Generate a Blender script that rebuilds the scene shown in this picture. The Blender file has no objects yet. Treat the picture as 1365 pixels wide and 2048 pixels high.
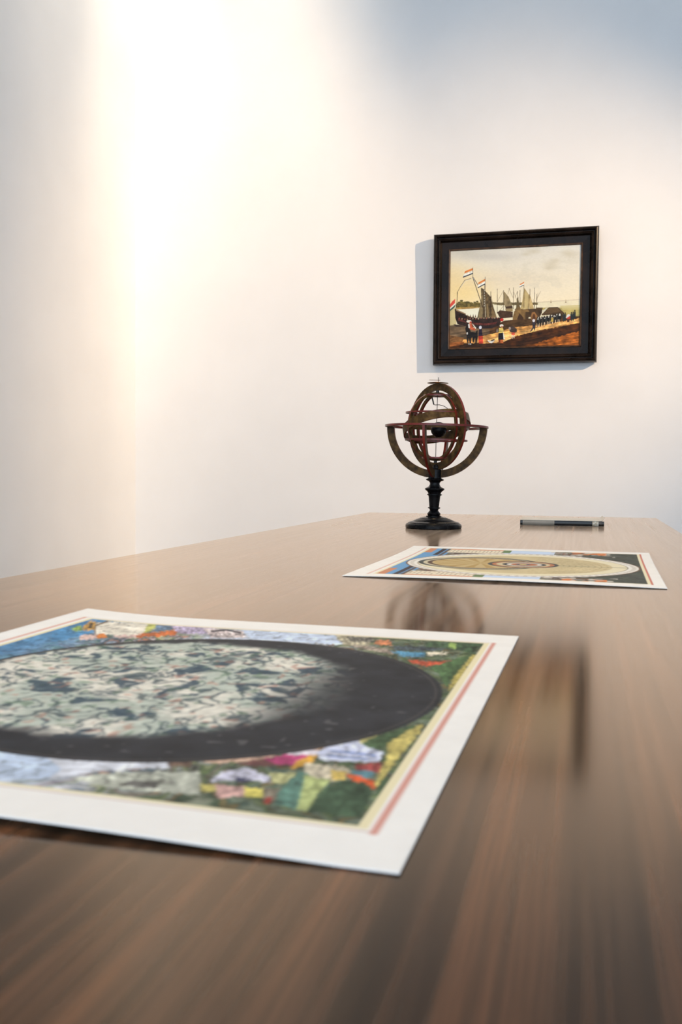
import bpy, bmesh, math
import numpy as np
from mathutils import Matrix, Vector

# ------------------------------------------------------------------ camera, world, lights, exposure
scene = bpy.context.scene
FPX, PITCH, ROLL, CAM_H, YAW = 1870.0, math.atan(80 / 1870.0), math.radians(0.5), 0.152, math.radians(14.5)
TABLE_Z = 0.75
CAM = Vector((0, 0, TABLE_Z + CAM_H))
WALL_Y = 4.5            # back wall
WALL_X = -2.285         # left wall

cam_data = bpy.data.cameras.new('camera')
cam_data.sensor_fit = 'VERTICAL'
cam_data.sensor_height = 36.0
cam_data.lens = 36.0 * FPX / 2048.0
cam_data.clip_start = 0.02
cam_data.dof.use_dof = True
cam_data.dof.focus_distance = 2.62
cam_data.dof.aperture_fstop = 13.0
cam = bpy.data.objects.new('camera', cam_data)
scene.collection.objects.link(cam)
cam.matrix_world = (Matrix.Translation(CAM) @ Matrix.Rotation(YAW, 4, 'Z') @
                    Matrix.Rotation(math.pi / 2 - PITCH, 4, 'X') @ Matrix.Rotation(ROLL, 4, 'Z'))
scene.camera = cam

world = bpy.data.worlds.new('world')
scene.world = world
world.use_nodes = True
bg = world.node_tree.nodes['Background']
bg.inputs['Color'].default_value = (0.68, 0.83, 1.0, 1)
bg.inputs['Strength'].default_value = 2.8

scene.view_settings.view_transform = 'Standard'
scene.view_settings.look = 'None'
scene.view_settings.exposure = 0.0
scene.view_settings.gamma = 1.0
scene.view_settings.use_curve_mapping = False


def spot(name, loc, target, power, color, size_deg, blend, radius):
    d = bpy.data.lights.new(name, 'SPOT')
    d.energy, d.color = power, color
    d.spot_size, d.spot_blend, d.shadow_soft_size = math.radians(size_deg), blend, radius
    o = bpy.data.objects.new(name, d)
    scene.collection.objects.link(o)
    o.location = loc
    o.rotation_euler = (Vector(target) - Vector(loc)).to_track_quat('-Z', 'Y').to_euler()
    return o


WARM = (1.0, 0.71, 0.44)
spot('picture_spotlight', (2.7, 2.1, 2.85), (-1.02, 4.5, 1.30), 640, WARM, 47, 1.0, 0.02)
spot('wall_spotlight', (-1.60, 2.9, 4.1), (-1.60, 4.5, 1.30), 120, WARM, 84, 1.0, 0.03).scale = (0.56, 1, 1)
spot('picture_downlight', (-0.30, 3.45, 4.1), (-0.30, 4.5, 1.2), 32, WARM, 60, 1.0, 0.03)
for power, size, squeeze, aim in ((108, 86, 0.27, 2.70), (78, 100, 0.80, 2.8), (50, 60, 0.14, 1.2)):   # oval beams
    lamp = spot('corner_spotlight', (-1.0, 3.2, 4.1), (WALL_X, WALL_Y, aim), power, (1.0, 0.84, 0.65), size, 1.0, 0.04)
    lamp.scale = (squeeze, 1, 1)
for ly in (0.4, 2.2):
    spot('table_downlight', (-0.3, ly, 4.1), (-0.3, ly, 0.75), 165, (1.0, 0.76, 0.46), 75, 1.0, 0.12)

# ------------------------------------------------------------------ helpers
COL = scene.collection


def pixel_dir(x, y):
    """direction of a photograph pixel in world axes"""
    u, v = x - 682.5, y - 1024.0
    cr, sr = math.cos(-ROLL), math.sin(-ROLL)
    u, v = u * cr - v * sr, u * sr + v * cr
    c, s = math.cos(PITCH), math.sin(PITCH)
    d = (u, FPX * c - v * s, -FPX * s - v * c)
    cy, sy = math.cos(YAW), math.sin(YAW)
    return Vector((d[0] * cy - d[1] * sy, d[0] * sy + d[1] * cy, d[2]))


def on_table(x, y, z=TABLE_Z):
    d = pixel_dir(x, y)
    return CAM + d * ((z - CAM.z) / d.z)


def on_wall(x, y, wy=WALL_Y):
    d = pixel_dir(x, y)
    return CAM + d * ((wy - CAM.y) / d.y)


def link(name, mesh, mat=None, parent=None, smooth=False):
    o = bpy.data.objects.new(name, mesh)
    COL.objects.link(o)
    if mat:
        mesh.materials.append(mat)
    if parent:
        o.parent = parent
    if smooth:
        for p in mesh.polygons:
            p.use_smooth = True
    return o


def from_bm(name, bm, mat=None, parent=None, smooth_angle=None):
    me = bpy.data.meshes.new(name)
    bmesh.ops.recalc_face_normals(bm, faces=bm.faces[:])
    bm.to_mesh(me)
    bm.free()
    o = link(name, me, mat, parent)
    if smooth_angle:
        for p in me.polygons:
            p.use_smooth = True
        me.set_sharp_from_angle(angle=math.radians(smooth_angle))
    return o


def tag(o, label=None, cat=None, group=None, kind=None):
    if label: o['label'] = label
    if cat: o['category'] = cat
    if group: o['group'] = group
    if kind: o['kind'] = kind
    return o


def empty(name, loc, rz=0.0):
    o = bpy.data.objects.new(name, None)
    COL.objects.link(o)
    o.location = loc
    o.rotation_euler = (0, 0, rz)
    o.empty_display_size = 0.05
    return o


def bm_box(bm, lo, hi, bevel=0.0, seg=2):
    r = bmesh.ops.create_cube(bm, size=1.0)
    c = [(lo[i] + hi[i]) / 2 for i in range(3)]
    s = [hi[i] - lo[i] for i in range(3)]
    bmesh.ops.transform(bm, matrix=Matrix.Translation(c) @ Matrix.Diagonal((*s, 1)), verts=r['verts'])
    if bevel:
        vs = set(r['verts'])
        es = [e for e in bm.edges if e.verts[0] in vs and e.verts[1] in vs]
        bmesh.ops.bevel(bm, geom=es, offset=bevel, segments=seg, affect='EDGES', profile=0.5)
    return bm


def box(name, lo, hi, mat, parent=None, bevel=0.0, seg=2):
    bm = bm_box(bmesh.new(), lo, hi, bevel, seg)
    return from_bm(name, bm, mat, parent)


def bm_lathe(bm, prof, n=48, mat4=Matrix()):
    rings = []
    for r, z in prof:
        if r < 1e-6:
            rings.append([bm.verts.new(mat4 @ Vector((0, 0, z)))])
        else:
            rings.append([bm.verts.new(mat4 @ Vector((r * math.cos(2 * math.pi * i / n), r * math.sin(2 * math.pi * i / n), z))) for i in range(n)])
    for a, b in zip(rings, rings[1:]):
        if len(a) == 1 and len(b) == 1:
            continue
        for i in range(n):
            j = (i + 1) % n
            if len(a) == 1: bm.faces.new((a[0], b[i], b[j]))
            elif len(b) == 1: bm.faces.new((a[i], a[j], b[0]))
            else: bm.faces.new((a[i], a[j], b[j], b[i]))
    return bm


def bm_annulus(bm, r0, r1, t, a0=0.0, a1=2 * math.pi, n=72, mat4=Matrix(), mi_face=0, mi_rim=1):
    """flat ring in the local XY plane, thickness t: faces get material mi_face, rims mi_rim"""
    full = abs(a1 - a0 - 2 * math.pi) < 1e-6
    m = n if full else n + 1
    rows = []
    for i in range(m):
        a = a0 + (a1 - a0) * i / n
        c, s = math.cos(a), math.sin(a)
        rows.append([bm.verts.new(mat4 @ Vector((r * c, r * s, z))) for r, z in ((r0, -t / 2), (r1, -t / 2), (r1, t / 2), (r0, t / 2))])
    for i in range(n):
        A, B = rows[i], rows[(i + 1) % m]
        for k in range(4):
            l = (k + 1) % 4
            f = bm.faces.new((A[k], A[l], B[l], B[k]))
            f.material_index = mi_face if k in (0, 2) else mi_rim
    if not full:
        bm.faces.new(rows[0]).material_index = mi_rim
        bm.faces.new(rows[-1][::-1]).material_index = mi_rim
    return bm


def bm_tube(bm, pts, r, n=8):
    pts = [Vector(p) for p in pts]
    rings = []
    for i, p in enumerate(pts):
        d = (pts[min(i + 1, len(pts) - 1)] - pts[max(i - 1, 0)]).normalized()
        q = d.to_track_quat('Z', 'Y')
        rings.append([bm.verts.new(p + q @ Vector((r * math.cos(2 * math.pi * k / n), r * math.sin(2 * math.pi * k / n), 0))) for k in range(n)])
    for a, b in zip(rings, rings[1:]):
        for k in range(n):
            bm.faces.new((a[k], a[(k + 1) % n], b[(k + 1) % n], b[k]))
    bm.faces.new(rings[0][::-1])
    bm.faces.new(rings[-1])
    return bm


# ------------------------------------------------------------------ materials
def mat(name, color, rough=0.5, metal=0.0, spec=0.5):
    m = bpy.data.materials.new(name)
    m.use_nodes = True
    b = m.node_tree.nodes['Principled BSDF']
    b.inputs['Base Color'].default_value = (*color, 1)
    b.inputs['Roughness'].default_value = rough
    b.inputs['Metallic'].default_value = metal
    b.inputs['Specular IOR Level'].default_value = spec
    return m


def noisy(name, c0, c1, scale=(1, 1, 1), noise=5.0, detail=6, rough=(0.4, 0.5), bump=0.0, lo=0.35, hi=0.65, mid=None, spec=0.5):
    m = mat(name, c0, spec=spec)
    nt = m.node_tree
    N, L = nt.nodes, nt.links
    b = N['Principled BSDF']
    tc = N.new('ShaderNodeTexCoord')
    mp = N.new('ShaderNodeMapping')
    mp.inputs['Scale'].default_value = scale
    no = N.new('ShaderNodeTexNoise')
    no.inputs['Scale'].default_value = noise
    no.inputs['Detail'].default_value = detail
    cr = N.new('ShaderNodeValToRGB')
    cr.color_ramp.elements[0].position, cr.color_ramp.elements[1].position = lo, hi
    cr.color_ramp.elements[0].color = (*c0, 1)
    cr.color_ramp.elements[1].color = (*c1, 1)
    if mid:
        e = cr.color_ramp.elements.new((lo + hi) / 2)
        e.color = (*mid, 1)
    L.new(tc.outputs['Object'], mp.inputs['Vector'])
    L.new(mp.outputs['Vector'], no.inputs['Vector'])
    L.new(no.outputs['Fac'], cr.inputs['Fac'])
    L.new(cr.outputs['Color'], b.inputs['Base Color'])
    mr = N.new('ShaderNodeMapRange')
    mr.inputs['To Min'].default_value, mr.inputs['To Max'].default_value = rough
    L.new(no.outputs['Fac'], mr.inputs['Value'])
    L.new(mr.outputs['Result'], b.inputs['Roughness'])
    if bump:
        bp = N.new('ShaderNodeBump')
        bp.inputs['Strength'].default_value = bump
        bp.inputs['Distance'].default_value = 0.002
        L.new(no.outputs['Fac'], bp.inputs['Height'])
        L.new(bp.outputs['Normal'], b.inputs['Normal'])
    return m


def walnut():
    m = mat('walnut_veneer', (0.1, 0.06, 0.04))
    nt = m.node_tree
    N, L = nt.nodes, nt.links
    b = N['Principled BSDF']
    b.inputs['IOR'].default_value = 1.37
    b.inputs['Coat IOR'].default_value = 1.12
    b.inputs['Coat Tint'].default_value = (1.0, 0.87, 0.73, 1)
    b.inputs['Sheen Weight'].default_value = 0.34
    b.inputs['Sheen Roughness'].default_value = 0.25
    b.inputs['Sheen Tint'].default_value = (1.0, 0.66, 0.42, 1)
    b.inputs['Coat Weight'].default_value = 1.0
    b.inputs['Coat Roughness'].default_value = 0.10
    tc = N.new('ShaderNodeTexCoord')

    def noise(scale3, s, det, dist=0.0, rgh=0.55):
        mp = N.new('ShaderNodeMapping')
        mp.inputs['Scale'].default_value = scale3
        no = N.new('ShaderNodeTexNoise')
        no.inputs['Scale'].default_value = s
        no.inputs['Detail'].default_value = det
        no.inputs['Roughness'].default_value = rgh
        no.inputs['Distortion'].default_value = dist
        L.new(tc.outputs['Object'], mp.inputs['Vector'])
        L.new(mp.outputs['Vector'], no.inputs['Vector'])
        return no

    def ramp(src, stops):
        cr = N.new('ShaderNodeValToRGB')
        cr.color_ramp.elements[0].position, cr.color_ramp.elements[0].color = stops[0][0], (*stops[0][1], 1)
        cr.color_ramp.elements[1].position, cr.color_ramp.elements[1].color = stops[-1][0], (*stops[-1][1], 1)
        for p, c in stops[1:-1]:
            cr.color_ramp.elements.new(p).color = (*c, 1)
        L.new(src, cr.inputs['Fac'])
        return cr

    big = noise((9, 0.35, 1), 3.0, 3, 0.3)            # broad figure bands
    fine = noise((34, 0.40, 1), 3.0, 4, 0.12)           # grain streaks
    pore = noise((320, 6.0, 1), 3.0, 3)
    c1 = ramp(big.outputs['Fac'], [(0.28, (0.027, 0.019, 0.016)), (0.46, (0.058, 0.036, 0.026)), (0.56, (0.088, 0.052, 0.035)), (0.72, (0.140, 0.078, 0.049))])
    c2 = ramp(fine.outputs['Fac'], [(0.30, (0.30, 0.30, 0.32)), (0.50, (0.85, 0.85, 0.86)), (0.68, (1.85, 1.68, 1.58))])
    c3 = ramp(pore.outputs['Fac'], [(0.35, (0.8, 0.8, 0.8)), (0.6, (1.08, 1.08, 1.08))])
    m1 = N.new('ShaderNodeMix'); m1.data_type = 'RGBA'; m1.blend_type = 'MULTIPLY'; m1.inputs[0].default_value = 1.0
    m2 = N.new('ShaderNodeMix'); m2.data_type = 'RGBA'; m2.blend_type = 'MULTIPLY'; m2.inputs[0].default_value = 1.0
    L.new(c1.outputs['Color'], m1.inputs[6]); L.new(c2.outputs['Color'], m1.inputs[7])
    L.new(m1.outputs[2], m2.inputs[6]); L.new(c3.outputs['Color'], m2.inputs[7])
    L.new(m2.outputs[2], b.inputs['Base Color'])
    mr = N.new('ShaderNodeMapRange')
    mr.inputs['To Min'].default_value, mr.inputs['To Max'].default_value = 0.06, 0.24
    L.new(fine.outputs['Fac'], mr.inputs['Value'])
    L.new(mr.outputs['Result'], b.inputs['Roughness'])
    sh = N.new('ShaderNodeMapRange')                 # fibre sheen follows the grain
    sh.inputs['From Min'].default_value, sh.inputs['From Max'].default_value = 0.30, 0.68
    sh.inputs['To Min'].default_value, sh.inputs['To Max'].default_value = 0.22, 0.50
    L.new(fine.outputs['Fac'], sh.inputs['Value'])
    L.new(sh.outputs['Result'], b.inputs['Sheen Weight'])
    return m


M = {
    'wall': noisy('painted_plaster', (0.80, 0.80, 0.80), (0.83, 0.83, 0.83), noise=3.0, rough=(0.65, 0.75)),
    'ceiling': noisy('white_ceiling_paint', (0.76, 0.76, 0.76), (0.80, 0.80, 0.80), noise=2.0, rough=(0.8, 0.9)),
    'floor': noisy('grey_screed', (0.22, 0.21, 0.20), (0.32, 0.31, 0.30), noise=3.0, rough=(0.5, 0.7)),
    'walnut': walnut(),
    'ebony': noisy('ebonised_wood', (0.004, 0.004, 0.005), (0.010, 0.009, 0.009), noise=30, rough=(0.22, 0.32), spec=0.16),
    'frame': noisy('black_frame_lacquer', (0.006, 0.004, 0.003), (0.018, 0.011, 0.008), noise=14, rough=(0.22, 0.34), spec=0.13),
    'slip': noisy('worn_brown_gilt', (0.03, 0.014, 0.007), (0.10, 0.050, 0.024), noise=40, rough=(0.3, 0.45)),
    'paper_brown': noisy('varnished_printed_paper', (0.045, 0.021, 0.005), (0.165, 0.084, 0.022), noise=60, rough=(0.35, 0.5), mid=(0.095, 0.047, 0.012), spec=0.2),
    'red': noisy('red_lacquer_edge', (0.13, 0.012, 0.007), (0.26, 0.028, 0.014), noise=40, rough=(0.25, 0.4)),
    'iron': mat('dark_iron', (0.01, 0.009, 0.008), 0.4),
    'brass': mat('aged_brass', (0.20, 0.11, 0.04), 0.35, 1.0),
}

# ------------------------------------------------------------------ the room
RX, FY, CZ, T = 4.6, -4.0, 4.2, 0.2
tag(box('wall_back', (WALL_X - T, WALL_Y, 0), (RX + T, WALL_Y + T, CZ), M['wall']), 'large plain white wall behind the table, carrying the painting', kind='structure')
tag(box('wall_left', (WALL_X - T, FY, 0), (WALL_X, WALL_Y, CZ), M['wall']), 'white side wall meeting the back wall in a glowing corner', kind='structure')
tag(box('wall_right', (RX, FY, 0), (RX + T, WALL_Y, CZ), M['wall']), 'white side wall outside the view on the right', kind='structure')
tag(box('floor', (WALL_X - T, FY, -0.1), (RX + T, WALL_Y + T, 0), M['floor']), 'grey screed floor below the table', kind='structure')
tag(box('ceiling', (WALL_X - T, FY, CZ), (RX + T, WALL_Y + T, CZ + 0.1), M['ceiling']), 'white ceiling above the room', kind='structure')

# ------------------------------------------------------------------ table
TX0, TX1, TY0, TY1 = -0.785, 0.252, -0.62, 3.455
table = empty('conference_table', ((TX0 + TX1) / 2, (TY0 + TY1) / 2, 0))
tag(table, 'long dark walnut table with polished striped veneer top', 'table')
hx, hy = (TX1 - TX0) / 2, (TY1 - TY0) / 2
box('tabletop', (-hx, -hy, TABLE_Z - 0.04), (hx, hy, TABLE_Z), M['walnut'], table, 0.0025, 2)
box('apron', (-hx + 0.12, -hy + 0.2, TABLE_Z - 0.12), (hx - 0.12, hy - 0.2, TABLE_Z - 0.04), M['walnut'], table, 0.003)
for sx in (-1, 1):
    for sy in (-1, 1):
        cx, cy = sx * (hx - 0.16), sy * (hy - 0.26)
        bm = bmesh.new()
        r = bmesh.ops.create_cube(bm, size=1.0)
        for v in bm.verts:
            k = 0.05 if v.co.z > 0 else 0.034
            v.co = Vector((cx + math.copysign(k, v.co.x), cy + math.copysign(k, v.co.y), TABLE_Z - 0.04 if v.co.z > 0 else 0.0))
        bmesh.ops.bevel(bm, geom=bm.edges[:], offset=0.004, segments=2, affect='EDGES')
        from_bm('leg', bm, M['walnut'], table, 35)


# ------------------------------------------------------------------ numpy paint box for flat prints
def srgb2lin(c):
    c = np.asarray(c, dtype=np.float64)
    return np.where(c <= 0.04045, c / 12.92, ((np.clip(c, 0, None) + 0.055) / 1.055) ** 2.4)


def vnoise(x, y, seed):
    rng = np.random.RandomState(seed)
    tab = rng.rand(256, 256)
    xi, yi = np.floor(x).astype(int), np.floor(y).astype(int)
    fx, fy = x - xi, y - yi
    fx, fy = fx * fx * (3 - 2 * fx), fy * fy * (3 - 2 * fy)
    g = lambda a, b: tab[a & 255, b & 255]
    return (g(xi, yi) * (1 - fx) + g(xi + 1, yi) * fx) * (1 - fy) + (g(xi, yi + 1) * (1 - fx) + g(xi + 1, yi + 1) * fx) * fy


def fbm(x, y, seed, octv=4):
    s, a, t = 0, 1.0, 0
    for i in range(octv):
        s = s + a * vnoise(x * 2 ** i + 17.3 * i, y * 2 ** i + 5.1 * i, seed + i)
        t += a
        a *= 0.55
    return s / t


class Paint:
    """colour samples at points (x, y) given in the drawing's own units; sRGB 0..255"""
    def __init__(self, x, y, base):
        self.x, self.y = x, y
        self.c = np.empty((x.size, 3))
        self.c[:] = base

    def mix(self, idx, col, a=1.0):
        a = np.asarray(a)
        if a.ndim == 1: a = a[:, None]
        self.c[idx] = self.c[idx] * (1 - a) + np.asarray(col, float) * a

    def poly(self, pts, col, a=1.0, nz=0.0, ns=0.05, seed=1, wob=0.0):
        p = np.asarray(pts, float)
        m = max(wob, 0) + 1e-9
        box_ = (self.x > p[:, 0].min() - m) & (self.x < p[:, 0].max() + m) & (self.y > p[:, 1].min() - m) & (self.y < p[:, 1].max() + m)
        idx = np.nonzero(box_)[0]
        if not idx.size: return
        X, Y = self.x[idx], self.y[idx]
        if wob:
            X = X + (vnoise(X * ns * 3, Y * ns * 3, seed + 50) - .5) * 2 * wob
            Y = Y + (vnoise(X * ns * 3, Y * ns * 3, seed + 60) - .5) * 2 * wob
        ins = np.zeros(idx.size, bool)
        j = len(p) - 1
        for i in range(len(p)):
            (xi, yi), (xj, yj) = p[i], p[j]
            if yi != yj:
                ins ^= ((yi > Y) != (yj > Y)) & (X < (xj - xi) * (Y - yi) / (yj - yi) + xi)
            j = i
        idx = idx[ins]
        if not idx.size: return
        col = np.asarray(col, float)
        if nz:
            n = fbm(self.x[idx] * ns, self.y[idx] * ns, seed, 3) - 0.5
            col = np.clip(col[None] * (1 + 2 * nz * n[:, None]), 0, 255)
        self.mix(idx, col, a)

    def line(self, pts, w, col, a=1.0):
        for (x0, y0), (x1, y1) in zip(pts, pts[1:]):
            dx, dy = x1 - x0, y1 - y0
            l2 = dx * dx + dy * dy + 1e-12
            idx = np.nonzero((self.x > min(x0, x1) - w) & (self.x < max(x0, x1) + w) & (self.y > min(y0, y1) - w) & (self.y < max(y0, y1) + w))[0]
            if not idx.size: continue
            t = np.clip(((self.x[idx] - x0) * dx + (self.y[idx] - y0) * dy) / l2, 0, 1)
            d = np.hypot(self.x[idx] - x0 - t * dx, self.y[idx] - y0 - t * dy)
            self.mix(idx[d < w / 2], col, a)

    def ell(self, cx, cy, rx, ry, col, a=1.0):
        idx = np.nonzero((np.abs(self.x - cx) < rx) & (np.abs(self.y - cy) < ry))[0]
        k = ((self.x[idx] - cx) / rx) ** 2 + ((self.y[idx] - cy) / ry) ** 2
        self.mix(idx[k < 1], col, a)

    def glow(self, cx, cy, rx, ry, col, a=1.0):
        k = ((self.x - cx) / rx) ** 2 + ((self.y - cy) / ry) ** 2
        idx = np.nonzero(k < 6)[0]
        self.mix(idx, col, a * np.exp(-k[idx]))


def homography(src, dst):
    A, b = [], []
    for (x, y), (u, v) in zip(src, dst):
        A.append([x, y, 1, 0, 0, 0, -u * x, -u * y]); b.append(u)
        A.append([0, 0, 0, x, y, 1, -v * x, -v * y]); b.append(v)
    h = np.linalg.solve(np.array(A, float), np.array(b, float))
    return np.append(h, 1).reshape(3, 3)


def happly(H, x, y):
    w = H[2, 0] * x + H[2, 1] * y + H[2, 2]
    return (H[0, 0] * x + H[0, 1] * y + H[0, 2]) / w, (H[1, 0] * x + H[1, 1] * y + H[1, 2]) / w


def sampled(nu, nv, W, D, paint_fn, ss=2):
    """average of ss x ss samples of paint_fn round every vertex of a (nu+1) x (nv+1) grid, sRGB 0..1"""
    U, V = np.meshgrid(np.linspace(0, W, nu + 1), np.linspace(0, D, nv + 1))
    U, V = U.ravel(), V.ravel()
    acc = 0
    for i in range(ss):
        for j in range(ss):
            acc = acc + srgb2lin(np.clip(paint_fn(U + ((i + .5) / ss - .5) * W / nu, V + ((j + .5) / ss - .5) * D / nv), 0, 255) / 255)
    return U, V, acc / (ss * ss)


def colour_material(name, rough, spec=0.5):
    m = mat(name, (0.8, 0.8, 0.8), rough, 0, spec)
    nt = m.node_tree
    at = nt.nodes.new('ShaderNodeVertexColor')
    at.layer_name = 'print'
    nt.links.new(at.outputs['Color'], nt.nodes['Principled BSDF'].inputs['Base Color'])
    return m


def print_mesh(name, nu, nv, co, lin, skirt=None):
    """grid mesh with point colours; skirt: vector added to the rim to give it thickness"""
    n = (nu + 1) * (nv + 1)
    k = np.arange(nu)[None] + (np.arange(nv) * (nu + 1))[:, None]
    quads = np.stack([k, k + 1, k + nu + 2, k + nu + 1], -1).reshape(-1, 4)
    if skirt is not None:
        rim = np.concatenate([np.arange(nu), np.arange(nv) * (nu + 1) + nu, nv * (nu + 1) + np.arange(nu, 0, -1), np.arange(nv, 0, -1) * (nu + 1)])
        co = np.concatenate([co, co[rim] + skirt])
        lin = np.concatenate([lin, lin[rim]])
        r2 = n + np.arange(rim.size)
        quads = np.concatenate([quads, np.stack([rim, r2, np.roll(r2, -1), np.roll(rim, -1)], -1)])
    me = bpy.data.meshes.new(name)
    me.vertices.add(len(co)); me.vertices.foreach_set('co', co.astype(np.float32).ravel())
    me.loops.add(quads.size); me.loops.foreach_set('vertex_index', quads.astype(np.int32).ravel())
    me.polygons.add(len(quads)); me.polygons.foreach_set('loop_start', (np.arange(len(quads)) * 4).astype(np.int32))
    me.update(calc_edges=True)
    a = me.color_attributes.new('print', 'FLOAT_COLOR', 'POINT')
    a.data.foreach_set('color', np.concatenate([np.clip(lin, 0, 0.95), np.ones((len(co), 1))], 1).astype(np.float32).ravel())
    return me


# ------------------------------------------------------------------ the two star charts
SW, SD = 0.449, 0.535
PAPER = (233, 229, 219)


def chart_common(p, U, V, W, D):
    """fibre tint of the bare paper"""
    n = fbm(U * 60, V * 60, 7, 3) - .5
    p.c[:] = p.c * (1 + 0.03 * n[:, None])


PAL = np.array([(70, 90, 66), (120, 130, 80), (196, 190, 140), (150, 150, 150), (214, 206, 200), (92, 104, 120), (190, 120, 80), (60, 66, 64), (200, 180, 176)], float)


def busy(p, idx, U, V, seed, scale=55, dark=1.0):
    """crowded small figures: patches of the palette with dark contours"""
    x, y = U[idx] * scale, V[idx] * scale
    wx, wy = x + 1.6 * fbm(x * .7, y * .7, seed + 9, 3), y + 1.6 * fbm(x * .7 + 9, y * .7, seed + 19, 3)
    t = (fbm(wx, wy, seed, 2) * 2.6 + vnoise(wx * .5, wy * .5, seed + 4) * 1.4) % 1.0
    k = np.clip((t * len(PAL)).astype(int), 0, len(PAL) - 1)
    c = PAL[k]
    edge = np.abs(t * len(PAL) - np.round(t * len(PAL)))
    c = c * np.where(edge < 0.12, 0.6, 1.0)[:, None] * dark
    p.c[idx] = c


C1 = [(188, 1228), (1036, 1275), (797, 1735)]
g1 = [on_table(*q) for q in C1]
S1_C = (g1[1] + g1[2]) / 2                      # middle of the right edge
S1_O = Vector((g1[2].x - SW + 0.002, g1[2].y, 0))         # near left corner


def project(P):
    v = P - np.array(CAM)
    cy, sy = math.cos(-YAW), math.sin(-YAW)
    X, Y, Z = v[:, 0] * cy - v[:, 1] * sy, v[:, 0] * sy + v[:, 1] * cy, v[:, 2]
    c, s = math.cos(PITCH), math.sin(PITCH)
    zc, yc = Y * c - Z * s, Y * s + Z * c
    u, w = FPX * X / zc, -FPX * yc / zc
    cr, sr = math.cos(ROLL), math.sin(ROLL)
    return 682.5 + u * cr - w * sr, 1024 + u * sr + w * cr


def sheet_homography(O, rz):
    c, s = math.cos(rz), math.sin(rz)
    q = [(0, 0), (SW, 0), (SW, SD), (0, SD)]
    P = np.array([[O.x + a * c - b * s, O.y + a * s + b * c, TABLE_Z] for a, b in q])
    px, py = project(P)
    return homography(q, list(zip(px, py)))


S1_RZ = math.radians(-1.0)
H1 = sheet_homography(S1_O, S1_RZ)
# image area and circle of chart one, in sheet metres
I1 = (0.0335, 0.4225, 0.041, 0.487)               # u0 u1 v0 v1
K1 = (0.241, 0.262, 0.179)


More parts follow.
